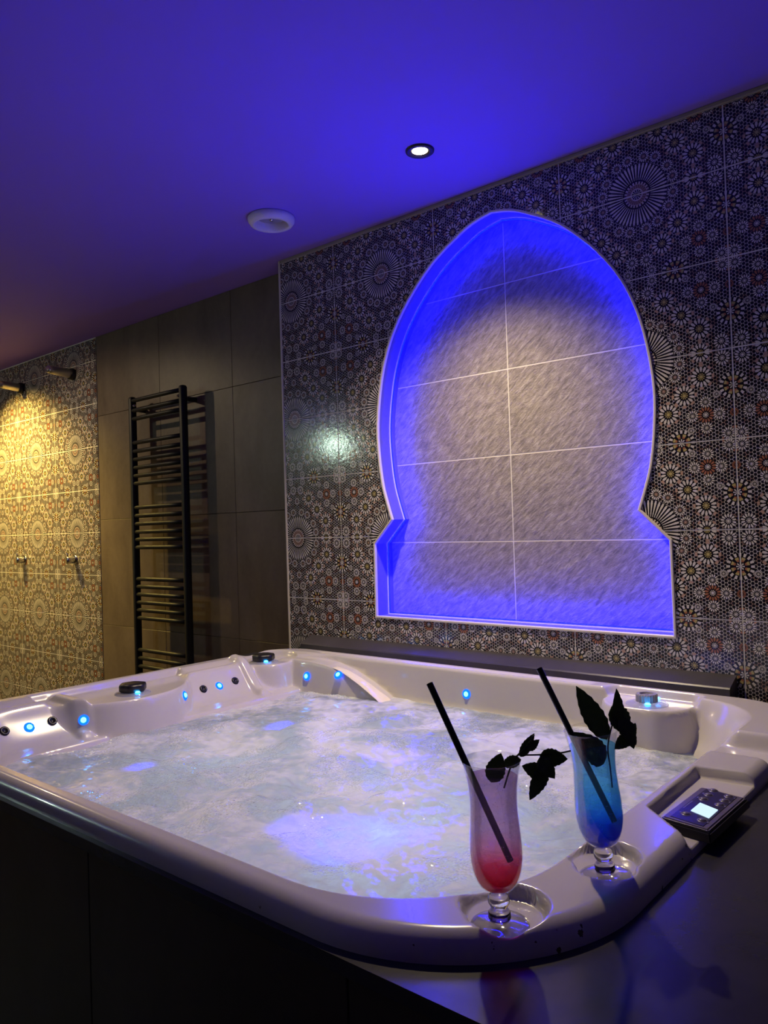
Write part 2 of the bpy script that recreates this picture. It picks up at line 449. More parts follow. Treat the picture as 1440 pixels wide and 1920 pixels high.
t = NT('stream_yellow_light'); nz = t.noise(t.vec('MULTIPLY', t.pos(), (0.4, 3.0, 1.0)), 40, 3)
M['stream'] = t.done(t.principled(t.mixc(nz, (0.80, 0.72, 0.42), (0.88, 0.82, 0.58)), 0.12, 0, 0.5, t.bump(nz, 0.25, 0.003), 0.3, 0.05))  # yellow light falling on the water is put into the base colour
M['straw'] = simple('straw_black', (0.006, 0.006, 0.007), 0.35, nscale=100, nbump=0.02)
M['leaf'] = leaf_mat()
M['stem'] = simple('mint_stem', (0.035, 0.04, 0.02), 0.5, nscale=200, var=0.4)
M['led_blue'] = emit('niche_led', NICHE_LED_COL, NICHE_LED)
M['led_core'] = emit('jet_led_core', (0.035, 0.40, 1.0), 16.0)
M['led_ring'] = emit('jet_led_ring', (0.003, 0.06, 1.0), 4.5)
M['lamp'] = emit('downlight_glow', (1.0, 0.82, 0.52), 14.0)
M['lamp_green'] = emit('wall_lamp_glow', (0.72, 1.0, 0.80), WALL_LAMP)
M['screen'] = emit('display_backlight', (0.62, 0.82, 1.0), 1.15)
M['print'] = simple('panel_print', (0.20, 0.18, 0.28), 0.5, nscale=60, var=0.1)

# ------------------------------------------------------------------ the room shell
CEIL = 2.608
WX0, WX1, WY0 = -3.9, 2.85, -3.7
def struct(o, label=None):
    o['kind'] = 'structure'
    if label: o['label'] = label
    return o
struct(link('floor', box_me('floor', WX0, WX1, WY0, 0.12, -0.05, 0.0), M['floor_tile']), 'dark tiled floor around the hot tub')
struct(link('ceiling', box_me('ceiling', WX0, WX1, WY0, 0.12, CEIL, CEIL+0.05), M['ceiling']), 'smooth painted ceiling washed in blue light, part of that blue tinted into its colour')
struct(link('wall_left', box_me('wall_left', WX0-0.1, WX0, WY0, 0.12, 0, CEIL), M['plaster']))
struct(link('wall_right', box_me('wall_right', WX1, WX1+0.1, WY0, 0.12, 0, CEIL), M['plaster']))
struct(link('wall_front', box_me('wall_front', WX0, WX1, WY0-0.1, WY0, 0, CEIL), M['plaster']))

# niche outline (x, z) around the axis x = 0.745
NX = 0.745
half = [(0.476, 1.483), (0.499, 1.553), (0.517, 1.62), (0.530, 1.72), (0.534, 1.835), (0.519, 1.96), (0.491, 2.075), (0.440, 2.19), (0.358, 2.30), (0.252, 2.400), (0.138, 2.468), (0.070, 2.497), (0.0, 2.512)]
def catmull(P, n=6):
    out = []
    Q = [tuple(2*a-b for a, b in zip(P[0], P[1]))] + list(P) + [tuple(2*a-b for a, b in zip(P[-1], P[-2]))]
    for i in range(1, len(Q)-2):
        p0, p1, p2, p3 = Q[i-1:i+3]
        for k in range(n):
            s = k/n
            out.append(tuple(0.5*((2*b)+(-a+c)*s+(2*a-5*b+4*c-d)*s*s+(-a+3*b-3*c+d)*s**3) for a, b, c, d in zip(p0, p1, p2, p3)))
    out.append(tuple(P[-1])); return out
arc = catmull(half)
right_side = [(0.568, 1.115), (0.566, 1.392)] + arc
NICHE = [(NX+x, z) for x, z in right_side] + [(NX-x, z) for x, z in reversed(right_side[:-1])]   # counter-clockwise from bottom right

def niche_offset(d):
    """outline moved outwards (d > 0) along its normals"""
    n = len(NICHE); out = []
    for i in range(n):
        a, b, c = Vector(NICHE[i-1]), Vector(NICHE[i]), Vector(NICHE[(i+1) % n])
        t1 = (b-a).normalized(); t2 = (c-b).normalized()
        n1 = Vector((t1.y, -t1.x)); n2 = Vector((t2.y, -t2.x))
        m = (n1+n2); m = m/max(0.35, m.dot(n1))
        out.append((b.x+m.x*d, b.y+m.y*d))
    return out

def prism_me(name, poly, y0, y1):
    n = len(poly)
    V = [(x, y0, z) for x, z in poly] + [(x, y1, z) for x, z in poly]
    F = [tuple(range(n)), tuple(range(2*n-1, n-1, -1))] + [(i, n+i, n+(i+1) % n, (i+1) % n) for i in range(n)]
    me = bpy.data.meshes.new(name); me.from_pydata(V, [], F)
    bm = bmesh.new(); bm.from_mesh(me); bmesh.ops.recalc_face_normals(bm, faces=bm.faces[:]); bm.to_mesh(me); bm.free()
    return me

cutter = bpy.data.objects.new('cutter', prism_me('cutter', NICHE, -0.2, 0.3)); COL.objects.link(cutter)
cutter_big = bpy.data.objects.new('cutter_big', prism_me('cutter_big', niche_offset(0.004), -0.2, 0.3)); COL.objects.link(cutter_big)
def cut(me, which):
    o = bpy.data.objects.new('tmp', me); COL.objects.link(o)
    md = o.modifiers.new('b', 'BOOLEAN'); md.operation = 'DIFFERENCE'; md.object = which; md.solver = 'EXACT'
    bpy.context.view_layer.update()
    dg = bpy.context.evaluated_depsgraph_get()
    r = bpy.data.meshes.new_from_object(o.evaluated_get(dg))
    bpy.data.objects.remove(o); return r

XL = -0.319          # left end of the mosaic false wall
wall_back = struct(link('wall_back', box_me('wall_back', WX0, WX1, 0.103, 0.2, 0, CEIL), M['grout_dark']), 'far wall carrying brown grey tiles, shower mosaic and niche stone')
wall_niche = struct(link('wall_niche', cut(box_me('wall_niche', XL+0.004, WX1, -0.0037, 0.103, 0, CEIL), cutter), M['grout_light']), 'mosaic tiled wall with an arched niche cut into it')
wall_niche.data.materials.clear(); wall_niche.data.materials.append(M['grout_light'])

# mosaic tiles 25 x 50 cm on the niche wall
G = 0.0020
tile_cache = {}
def mosaic_tile(parent, mat, x0, x1, z0, z1, yf):
    key = (round(x1-x0, 4), round(z1-z0, 4), mat.name)
    if key not in tile_cache:
        w, h = x1-x0, z1-z0
        me = box_me('tile', -w/2, w/2, 0, 0.006, -h/2, h/2, 0.0008, 1); me.materials.append(mat); tile_cache[key] = me
    return link('tile', tile_cache[key], None, parent, ((x0+x1)/2, yf, (z0+z1)/2))
def hits_niche(x0, x1, z0, z1):
    return x1 > NX-0.58 and x0 < NX+0.58 and z1 > 1.10 and z0 < 2.52
xs = [XL] + [0.5*k for k in range(0, 6)] + [WX1]
zs = [CEIL-0.012, 2.42] + [2.42-0.25*k for k in range(1, 7)]
for i in range(len(xs)-1):
    for j in range(len(zs)-1):
        x0, x1, z1, z0 = xs[i]+G, xs[i+1]-G, zs[j]-G, zs[j+1]+G
        if i == 0: x0 = xs[0]+0.006
        if x1-x0 < 0.02: continue
        if hits_niche(x0, x1, z0, z1):
            me = cut(box_me('tile', x0, x1, -0.0045, 0.0015, z0, z1), cutter_big)
            if len(me.polygons) == 0: continue
            me.materials.clear(); me.materials.append(M['mosaic']); link('tile', me, None, wall_niche)
        else:
            mosaic_tile(wall_niche, M['mosaic'], x0, x1, z0, z1, -0.0045)

# stone slabs 30 x 60 cm at the back of the niche
for i, x0 in enumerate((0.129, 0.729)):
    for k in range(5):
        z0 = 1.092+0.301*k
        link('stone_slab', box_me('stone_slab', x0+0.0015, x0+0.599, 0.096, 0.104, z0+0.0015, z0+0.2995, 0.0012, 1), M['stone'], wall_back)
link('niche_grout', box_me('niche_grout', 0.10, 1.36, 0.0967, 0.1035, 1.05, 2.59), M['grout_light'], wall_back)

# brown grey 60 x 60 tiles left of the niche wall, and the shower mosaic
gx = [-2.008, -1.98, -1.38, -0.78, -0.18]; gz = [0.0, 0.345, 0.945, 1.545, 2.145, CEIL]
gx = [-2.008, -1.38, -0.78, -0.18]
for i in range(3):
    for j in range(5):
        link('wall_tile', box_me('wall_tile', gx[i]+0.001, gx[i+1]-0.001, 0.0965, 0.104, gz[j]+0.001, gz[j+1]-0.001, 0.0008, 1), M['grey_tile'], wall_back)
link('shower_grout', box_me('shower_grout', WX0, -2.014, 0.0963, 0.1035, 0, CEIL), M['grout_light'], wall_back)
sx = [-2.012, -2.525, -3.025, -3.525, WX0]; szz = [CEIL-0.004] + [2.475-0.25*k for k in range(0, 10)] + [0.0]
for i in range(4):
    for j in range(len(szz)-1):
        mosaic_tile(wall_back, M['mosaic_shower'], sx[i+1]+G, sx[i]-G, szz[j+1]+G, szz[j]-G, 0.0955)

# trims: niche edge profile, free wall end, ceiling line
def ring_strip(name, mat, prof, parent=None):
    """sweep prof [(outward offset, y)] (closed) along the niche outline"""
    loops = [niche_offset(d) for d, y in prof]; n = len(NICHE); V = []; F = []
    for (d, y), lp in zip(prof, loops): V += [(x, y, z) for x, z in lp]
    m = len(prof)
    for a in range(m):
        b = (a+1) % m
        for i in range(n):
            k = (i+1) % n; F.append((a*n+i, a*n+k, b*n+k, b*n+i))
    me = mesh_np(name, V, F, False)
    bm = bmesh.new(); bm.from_mesh(me); bmesh.ops.recalc_face_normals(bm, faces=bm.faces[:]); bm.to_mesh(me); bm.free()
    return link(name, me, mat, parent)
struct(ring_strip('trim_1', M['trim'], [(-0.002, 0.001), (-0.002, -0.008), (0.0005, -0.010), (0.0055, -0.010), (0.007, -0.008), (0.007, -0.003)]), 'pale edging profile around the arched niche')
struct(link('trim_2', box_me('trim_2', XL-0.004, XL+0.005, -0.008, 0.103, 0.0, CEIL, 0.002, 2), M['trim']), 'pale vertical edging at the end of the mosaic wall')
struct(link('trim_3', box_me('trim_3', XL+0.006, WX1, -0.010, 0.001, CEIL-0.013, CEIL, 0.002, 1), M['plaster']), 'grey sealant strip where mosaic wall meets ceiling')
# reveal lining and LED channel
struct(ring_strip('trim_4', M['reveal'], [(-0.0006, 0.0005), (-0.0006, 0.0965), (0.003, 0.0965), (0.003, 0.0005)]), 'white lining of the niche reveal')
strip = ring_strip('led_strip', M['led_blue'], [(-0.0070, 0.0622), (-0.0090, 0.0622), (-0.0090, 0.0642), (-0.0070, 0.0642)])
ring_strip('channel', M['trim'], [(-0.0007, 0.0605), (-0.0040, 0.0620), (-0.0040, 0.0645), (-0.0007, 0.0660)], strip)
tag(strip, 'blue light strip running around the inside of the arched niche', 'light strip')
bpy.data.objects.remove(cutter); bpy.data.objects.remove(cutter_big)

# HF BEGIN ----------------------------------------------------------------- hot tub surface as a height function
TX0, TX1, TY0, TY1 = -0.265, 1.715, -1.572, -0.078
RB = dict(BL=0.17, BR=0.22, FR=0.30, FL=0.30)
def sd_rbox(x, y, x0, x1, y0, y1, bl, br, fr, fl):
    px = x-(x0+x1)/2; py = y-(y0+y1)/2
    r = np.where(px > 0, np.where(py > 0, br, fr), np.where(py > 0, bl, fl))
    qx = np.abs(px)-(x1-x0)/2+r; qy = np.abs(py)-(y1-y0)/2+r
    return np.minimum(np.maximum(qx, qy), 0)+np.hypot(np.maximum(qx, 0), np.maximum(qy, 0))-r
def sstep(a, b, x):
    t = np.clip((x-a)/(b-a), 0, 1); return t*t*(3-2*t)
def inside(sd, w):
    return 1-sstep(-w*0.5, w*0.5, sd)
WATER_Z = 0.862
RIM_Z = 0.98
def sd_poly(x, y, pts):
    """convex polygon, clockwise or not: max of half planes"""
    n = len(pts); area = sum(pts[i][0]*pts[(i+1) % n][1]-pts[(i+1) % n][0]*pts[i][1] for i in range(n))
    s = 1 if area > 0 else -1
    out = np.full(np.shape(x), -9.0)
    for i in range(n):
        (ax, ay), (bx, by) = pts[i], pts[(i+1) % n]
        ln = math.hypot(bx-ax, by-ay)
        out = np.maximum(out, s*((x-ax)*(by-ay)-(y-ay)*(bx-ax))/ln)
    return out
def tub_h(x, y):
    x = np.asarray(x, float); y = np.asarray(y, float)
    d = -sd_rbox(x, y, TX0, TX1, TY0, TY1, RB['BL'], RB['BR'], RB['FR'], RB['FL'])
    d1 = -sd_rbox(x, y, -0.205, 1.60, -1.530, -0.152, 0.14, 0.2, 0.27, 0.25)
    d2 = sd_rbox(x, y, 0.0, 1.50, -1.46, -0.167, 0.12, 0.2, 0.28, 0.25)
    e = np.clip(d/0.026, 0, 1)
    rim = RIM_Z-0.030+0.030*np.sqrt(np.clip(1-(1-e)**2, 0, 1))
    # back rim has a second, slightly lower step
    t = np.clip(d1/(np.maximum(d1, 0)+np.maximum(d2, 0)+1e-6), 0, 1)
    left = sstep(0.25, 0.0, x)
    S = (1-left)*(0.45*t+0.55*sstep(0, 1, t))+left*(0.25*t+0.75*sstep(0.22, 0.80, t))
    # pillow relief of the left backrests: a shallow hollow under the rim
    seat = np.exp(-((y+1.22)/0.11)**4)+np.exp(-((y+0.55)/0.115)**4)
    pil = left*seat*(-0.012*np.exp(-((t-0.16)/0.10)**2)+0.010*np.exp(-((t-0.34)/0.08)**2))
    wall = RIM_Z-(RIM_Z-WATER_Z)*S+pil
    z = np.where(d1 > 0, wall, rim)
    z = np.where(d2 < 0, WATER_Z-np.minimum(0.40, -d2*1.5), z)
    z = np.minimum(z, rim)
    # pods carrying the diverter knobs
    def pod(z, sd, h, w=0.022):
        return z+(h-z)*inside(sd, w)
    z = pod(z, np.hypot((x+0.150)/1.0, (y+0.275)/1.0)-0.105, 0.957)
    pm = np.maximum(np.hypot((x+0.215)/0.235, (y+0.90)/0.26)-1, -1)*0.2
    z = pod(z, np.maximum(pm, -(x+0.215)), 0.955, 0.022)
    z = pod(z, sd_rbox(x, y, 1.165, 1.425, -0.272, -0.118, 0.03, 0.03, 0.10, 0.10), 0.956)
    # columns between the seat backs
    for cy in (-1.085, -0.405):
        m = np.exp(-((y-cy)/0.022)**4)*inside(sd_rbox(x, y, -0.205, -0.015, -1.5, -0.2, .01, .01, .01, .01), 0.03)
        z = z+m*0.018
    # arm that sweeps down from the corner along the back wall
    hc = np.interp(x, [-0.2, -0.05, 0.03, 0.12, 0.205, 0.29, 0.37, 0.43, 0.50], [0.962, 0.966, 0.965, 0.956, 0.937, 0.905, 0.868, 0.835, 0.70])
    am = inside(-(y+0.243), 0.03)*inside(x-0.5, 0.02)*inside(-(x+0.12), 0.03)
    z = np.maximum(z, np.minimum(rim, z+(hc-z)*am))
    # groove line behind the back rim edge
    z = z-0.006*np.exp(-((y+0.128)/0.010)**2)*inside(np.abs(x-0.55)-0.56, 0.05)
    # cup rests on the front right corner
    cups = np.minimum.reduce([np.hypot(x-1.600, y+1.412)-0.053, np.hypot(x-1.607, y+1.435)-0.0385, np.hypot(x-1.637, y+1.205)-0.050, np.hypot(x-1.655, y+1.238)-0.0385])
    z = np.where(d > 0.004, z+(np.minimum(z, 0.963)-z)*inside(cups, 0.009), z)
    # recess of the control panel, open to the outside
    rec = sd_poly(x, y, [(1.618, -0.985), (1.85, -1.20), (1.85, -0.712), (1.612, -0.732)])
    z = z+(np.minimum(z, 0.960)-z)*inside(rec, 0.009)
    # dip and second pad behind it
    dip = sd_rbox(x, y, 1.53, 1.85, -0.60, -0.44, .03, .03, .03, .03)
    z = z+(np.minimum(z, 0.945)-z)*inside(dip, 0.03)
    return z
def tub_n(x, y, e=0.004):
    gx_ = (tub_h(x+e, y)-tub_h(x-e, y))/(2*e); gy_ = (tub_h(x, y+e)-tub_h(x, y-e))/(2*e)
    return Vector((-float(gx_), -float(gy_), 1)).normalized()
# HF END -------------------------------------------------------------------

def outline(n=1500, grow=0.0):
    """points along the rounded outline of the tub, counter-clockwise"""
    x0, x1, y0, y1 = TX0-grow, TX1+grow, TY0-grow, TY1+grow
    P = []
    for cx, cy, r, a0 in ((x1-RB['BR'], y1-RB['BR'], RB['BR'], 0), (x0+RB['BL'], y1-RB['BL'], RB['BL'], 90), (x0+RB['FL'], y0+RB['FL'], RB['FL'], 180), (x1-RB['FR'], y0+RB['FR'], RB['FR'], 270)):
        for k in range(25):
            a = math.radians(a0+90*k/24); P.append((cx+r*math.cos(a), cy+r*math.sin(a)))
    P = np.array(P+[P[0]]); L = np.r_[0, np.cumsum(np.hypot(*np.diff(P, axis=0).T))]
    s = np.linspace(0, L[-1], n, endpoint=False)
    return np.stack([np.interp(s, L, P[:, 0]), np.interp(s, L, P[:, 1])], 1)

tub = empty('hot_tub', (0.72, -0.82, 0.0))
tag(tub, 'white square acrylic hot tub full of churning water', 'hot tub')
def tub_part(name, me, mat, loc=None, rot=None, parent=None):
    o = link(name, me, mat, None)
    o.parent = parent or tub
    if parent is None:
        l = Vector(loc or (0, 0, 0)); o.location = l-Vector(tub.location)
    else: o.location = loc or (0, 0, 0)
    if rot is not None: o.rotation_euler = rot
    return o

NA = 1500
OUT = outline(NA)
cc = np.array([0.72, -0.82])
ts = np.r_[np.linspace(0, 0.03, 14), np.linspace(0.034, 0.36, 96), np.linspace(0.37, 0.55, 24), 0.65, 0.8, 0.95]
rows = [np.c_[OUT, np.full(NA, 0.938)]]
for tt in ts:
    p = OUT+(cc-OUT)*tt
    rows.append(np.c_[p, tub_h(p[:, 0], p[:, 1])])
V = np.concatenate(rows)
nr = len(rows)
ii = np.arange(NA); jj = (ii+1) % NA
F = np.concatenate([np.stack([a*NA+ii, a*NA+jj, (a+1)*NA+jj, (a+1)*NA+ii], 1) for a in range(nr-1)])
Fl = F.tolist()+[list(range((nr-1)*NA, nr*NA))]
shell_me = bpy.data.meshes.new('shell'); shell_me.from_pydata(V.tolist(), [], Fl); smooth(shell_me)
_d = -sd_rbox(V[:, 0], V[:, 1], TX0, TX1, TY0, TY1, RB['BL'], RB['BR'], RB['FR'], RB['FL'])
_at = shell_me.attributes.new('lip_wear', 'FLOAT', 'POINT')
_at.data.foreach_set('value', (_d < 0.006).astype(float)*np.clip((V[:, 0]-1.2)/0.2, 0, 1)*(V[:, 1] < -1.0))
tub_part('shell', shell_me, M['acrylic'])

# ------------------------------------------------------------------ water
def vnoise(x, y, s, seed):
    """smooth value noise"""
    r = np.random.default_rng(seed); N = 64; g = r.random((N, N))
    X = x*s+100; Y = y*s+100; xi = np.floor(X).astype(int); yi = np.floor(Y).astype(int); fx = X-xi; fy = Y-yi
    fx = fx**3*(fx*(fx*6-15)+10); fy = fy**3*(fy*(fy*6-15)+10)
    a = g[xi % N, yi % N]; b = g[(xi+1) % N, yi % N]; c = g[xi % N, (yi+1) % N]; d = g[(xi+1) % N, (yi+1) % N]
    return (a*(1-fx)+b*fx)*(1-fy)+(c*(1-fx)+d*fx)*fy-0.5
step = 0.0045
gxs = np.arange(-0.045, 1.545, step); gys = np.arange(-1.50, -0.14, step)
X, Y = np.meshgrid(gxs, gys, indexing='ij')
wx = X+0.05*vnoise(X, Y, 6, 1); wy = Y+0.05*vnoise(X, Y, 6, 2)
Z = 0.026*vnoise(wx, wy, 4.5, 3)+0.020*vnoise(wx, wy, 9, 4)+0.009*vnoise(wx, wy*1.5, 17, 5)+0.005*np.sqrt(vnoise(wx, wy*1.6, 30, 6)**2+0.01)+0.0035*vnoise(wx, wy, 50, 7)
edge = sd_rbox(X, Y, 0.0, 1.50, -1.46, -0.167, 0.12, 0.2, 0.28, 0.25)
Z = WATER_Z-0.006+Z*np.clip(0.55-edge*3, 0.3, 1.0)
idx = np.arange(X.size).reshape(X.shape)
cxm = 0.5*(X[:-1, :-1]+X[1:, 1:]); cym = 0.5*(Y[:-1, :-1]+Y[1:, 1:])
keep = sd_rbox(cxm, cym, 0.0, 1.50, -1.46, -0.167, 0.12, 0.2, 0.28, 0.25) < 0.028
Q = np.stack([idx[:-1, :-1][keep], idx[1:, :-1][keep], idx[1:, 1:][keep], idx[:-1, 1:][keep]], 1)
used = np.unique(Q); remap = np.full(X.size, -1); remap[used] = np.arange(len(used))
WV = np.stack([X.ravel()[used], Y.ravel()[used], Z.ravel()[used]], 1)
wme = bpy.data.meshes.new('bath_water'); wme.from_pydata(WV.tolist(), [], remap[Q].tolist()); smooth(wme)
water = link('bath_water', wme, M['water'])
tag(water, 'foaming pale blue bubbling water filling the hot tub', 'water', kind='stuff')

# smooth stream running down the arm at the back into the bath
sx_ = np.linspace(0.150, 0.425, 40)
sz_ = np.interp(sx_, [0.12, 0.205, 0.29, 0.37, 0.43], [0.956, 0.937, 0.905, 0.868, 0.835])
sz_ = np.convolve(np.r_[[sz_[0]]*3, sz_, [sz_[-1]]*3], np.ones(7)/7, 'valid')+0.0025
SV = []; SF = []; nw = 9
for i, (x, z) in enumerate(zip(sx_, sz_)):
    f = i/39; w = 0.017+0.016*f
    for k in range(nw):
        q = -1+2*k/(nw-1)
        SV.append((x, -0.212-0.012*f+q*w, z+0.0065*math.sqrt(max(0, 1-q*q))*min(1, f*4+0.2)-0.001))
for i in range(39):
    for k in range(nw-1): SF.append((i*nw+k, i*nw+k+1, (i+1)*nw+k+1, (i+1)*nw+k))
stream = link('water_stream', mesh_np('water_stream', SV, SF), M['stream'], water)
stream['kind'] = 'stuff'; stream['label'] = 'smooth stream of water running into the bath, yellow light painted into its colour'

# ------------------------------------------------------------------ tub fittings
def align(nrm):
    return Vector(nrm).to_track_quat('Z', 'Y').to_euler()
jet_me = lathe_me('jet', [(0.0, 0.001), (0.005, 0.001), (0.0065, 0.004), (0.0105, 0.0055), (0.0135, 0.004), (0.0145, -0.002)], 24)
def on_tub(name, me, mat, x, y, lift=0.0, nrm=None):
    n = Vector(nrm) if nrm is not None else tub_n(x, y)
    p = Vector((x, y, float(tub_h(x, y))))+n*lift
    return tub_part(name, me, mat, p, align(n))
led_base = lathe_me('light', [(0.0, 0.0035), (0.011, 0.003), (0.0150, 0.0015), (0.0162, -0.002)], 24)
led_core = lathe_me('bulb', [(0.0, 0.0075), (0.005, 0.0064), (0.0080, 0.0032)], 20)
JETS = [(-0.094, -1.292), (-0.098, -1.153), (-0.096, -0.618), (-0.099, -0.477)]
for x, y in JETS: on_tub('jet', jet_me, M['black_plastic'], x, y)
def led_at(p, n):
    o = tub_part('light', led_base, M['led_ring'], p, align(n)); link('bulb', led_core, M['led_core'], o)
    return o
WALL_LEDS = [((-0.095, -1.222, 0.915), (0.78, 0.0, 0.62)), ((-0.045, -1.084, 0.914), (0.75, -0.63, 0.22)), ((-0.034, -0.738, 0.923), (0.79, 0.45, 0.30)), ((-0.096, -0.550, 0.914), (0.78, 0.0, 0.62)),
             ((0.029, -0.245, 0.910), (0.02, -0.98, 0.21)), ((0.190, -0.243, 0.931), (0.15, -0.75, 0.65)), ((0.688, -0.1615, 0.905), (0.0, -0.99, 0.1))]
for p, n in WALL_LEDS: led_at(Vector(p), Vector(n).normalized())

def knob(x, y, kind, rz):
    z = float(tub_h(x, y))
    plate = tub_part('diverter', lathe_me('diverter', [(0.0, 0.008), (0.030, 0.008), (0.045, 0.006), (0.055, 0.003), (0.057, -0.002)], 40), M['clear_plastic'], (x, y, z), (0, 0, rz))
    if kind == 'black':
        n = 60; V = []; F = []
        for k, (s, zz) in enumerate([(0.90, 0.008), (1.0, 0.012), (1.0, 0.026), (0.93, 0.031), (0.55, 0.034)]):
            for i in range(n):
                a = 2*math.pi*i/n; r = 0.041*s*(1+0.05*math.cos(6*a)); V.append((r*math.cos(a), r*math.sin(a), zz))
        for k in range(4):
            for i in range(n): F.append((k*n+i, k*n+(i+1) % n, (k+1)*n+(i+1) % n, (k+1)*n+i))
        F.append(tuple(range(4*n, 5*n)))
        link('cap', mesh_np('cap', V, F), M['black_plastic'], plate)
    else:
        n = 96; V = []; F = []
        for k, (s, zz, rib) in enumerate([(1.0, 0.008, 1), (1.0, 0.026, 1), (0.94, 0.029, 0), (0.66, 0.029, 0), (0.60, 0.024, 0), (0.2, 0.024, 0), (0.16, 0.027, 0)]):
            for i in range(n):
                a = 2*math.pi*i/n; r = 0.028*s*(1+rib*0.025*(1 if (i//2) % 2 else -1)); V.append((r*math.cos(a), r*math.sin(a), zz))
        for k in range(6):
            for i in range(n): F.append((k*n+i, k*n+(i+1) % n, (k+1)*n+(i+1) % n, (k+1)*n+i))
        F.append(tuple(range(6*n, 7*n)))
        link('cap', mesh_np('cap', V, F, False), M['grey_plastic'], plate)
    for a in ((-0.5, 1.9) if kind == 'black' else (-1.15, 1.2)):
        px, py = 0.042*math.cos(a), 0.042*math.sin(a)
        b = link('bulb', led_core, M['led_core'], plate, (px, py, 0.006))
    return plate
knob(-0.135, -0.310, 'black', 0.0)
knob(-0.078, -0.900, 'black', 0.3)
knob(1.302, -0.198, 'grey', 0.0)

# control panel in its recess
pan = empty('control_panel', (0, 0, 0)); pan.parent = tub
PC = Vector((1.690, -0.926, 0.960)); pan.location = PC-Vector(tub.location); pan.rotation_euler = (0, 0, math.radians(-1.5))
def slab(name, w, l, h, inset, mat, parent, z0=0.0, skew=0.0):
    c = [(-w/2, -l/2-skew), (w/2, -l/2-skew*0-0.012), (w/2, l/2-0.012), (-w/2, l/2)]
    V = [(x, y, z0) for x, y in c]+[(x*(1-inset), y*(1-inset*0.5), z0+h) for x, y in c]
    F = [(3, 2, 1, 0), (4, 5, 6, 7)]+[(i, (i+1) % 4, 4+(i+1) % 4, 4+i) for i in range(4)]
    me = bpy.data.meshes.new(name); me.from_pydata(V, [], F)
    bm = bmesh.new(); bm.from_mesh(me); bmesh.ops.bevel(bm, geom=bm.edges[:], offset=0.0022, segments=2, affect='EDGES'); bm.to_mesh(me); bm.free()
    return link(name, me, mat, parent)
slab('housing', 0.090, 0.192, 0.015, 0.07, M['black_plastic'], pan)
slab('bezel', 0.080, 0.180, 0.0035, 0.06, M['panel_grey'], pan, 0.0145)
slab('membrane', 0.062, 0.168, 0.003, 0.04, M['navy_plastic'], pan, 0.0158)
def pan_local(x, y): return (x-PC.x, y-PC.y)
scr_c = [pan_local(1.6795, -0.9655), pan_local(1.7135, -0.9805), pan_local(1.7130, -0.9372), pan_local(1.6790, -0.9220)]
sme = bpy.data.meshes.new('display'); sme.from_pydata([(x, y, 0.0198) for x, y in scr_c]+[(x, y, 0.0180) for x, y in scr_c], [], [(0, 1, 2, 3), (0, 4, 5, 1), (1, 5, 6, 2), (2, 6, 7, 3), (3, 7, 4, 0)])
link('display', sme, M['screen'], pan)['label'] = 'small backlit display glowing pale blue'
btn = lathe_me('button', [(0.0, 0.0025), (0.0045, 0.0022), (0.0062, 0.0008), (0.0064, 0.0), (0.0076, 0.0006), (0.0086, -0.001)], 24)
for x, y in [(1.6757, -0.849), (1.6766, -0.8746), (1.6767, -0.8999), (1.7058, -0.862), (1.7065, -0.8866), (1.7069, -0.9107), (1.6782, -0.9823), (1.7080, -0.9945)]:
    lx, ly = pan_local(x, y); link('button', btn, M['panel_grey'], pan, (lx, ly, 0.0190))
mark = box_me('print_mark', -0.0012, 0.0012, -0.0025, 0.0025, 0, 0.0002)
for x, y in [(1.6665, -0.846), (1.6665, -0.872), (1.6665, -0.897), (1.6680, -0.980), (1.7165, -0.866), (1.7165, -0.890), (1.7165, -0.914), (1.7180, -0.998), (1.6655, -0.922), (1.6655, -0.929), (1.6655, -0.936), (1.6655, -0.943), (1.6655, -0.950), (1.6655, -0.957)]:
    lx, ly = pan_local(x, y); link('print_mark', mark, M['print'], pan, (lx, ly, 0.0189))

# underwater lamps on the floor of the tub
def point(name, loc, col, w, rad, parent=None):
    ld = bpy.data.lights.new(name, 'POINT'); ld.color = col; ld.energy = w; ld.shadow_soft_size = rad
    o = bpy.data.objects.new(name, ld); COL.objects.link(o)
    if parent is not None:
        o.parent = parent; o.location = Vector(loc)-Vector(parent.location)
    else: o.location = loc
    return o
lens_me = lathe_me('underwater_lens', [(0.0, 0.012), (0.030, 0.010), (0.044, 0.004), (0.048, -0.002)], 32)
M['lens_glow'] = emit('underwater_lens_glow', (0.80, 0.90, 1.0), 0.6)
for x, y, s in [(0.42, -0.95, 0.8), (0.95, -0.85, 1.0), (1.20, -1.10, 1.1), (0.55, -0.55, 0.6)]:
    point('underwater_lamp', (x, y, 0.60), (0.80, 0.90, 1.0), UNDERWATER_W*s, 0.05, tub)
    tub_part('underwater_lens', lens_me, M['lens_glow'], (x, y, WATER_Z-0.40))
# blue beams from the tub floor
for x, y, s, deg in [(1.07, -1.15, 1.0, 42), (1.16, -1.05, 0.45, 18), (0.96, -1.19, 0.5, 20), (0.32, -1.13, 0.35, 16), (0.34, -0.66, 0.35, 18)]:
    ld = bpy.data.lights.new('underwater_blue_beam', 'SPOT'); ld.color = (0.01, 0.02, 1.0); ld.energy = UNDERWATER_BLUE_W*s
    ld.spot_size = math.radians(deg); ld.spot_blend = 1.0; ld.shadow_soft_size = 0.01
    o = bpy.data.objects.new('underwater_blue_beam', ld); COL.objects.link(o); o.parent = tub
    o.location = Vector((x, y, 0.50))-Vector(tub.location); o.rotation_euler = (math.pi, 0, 0)

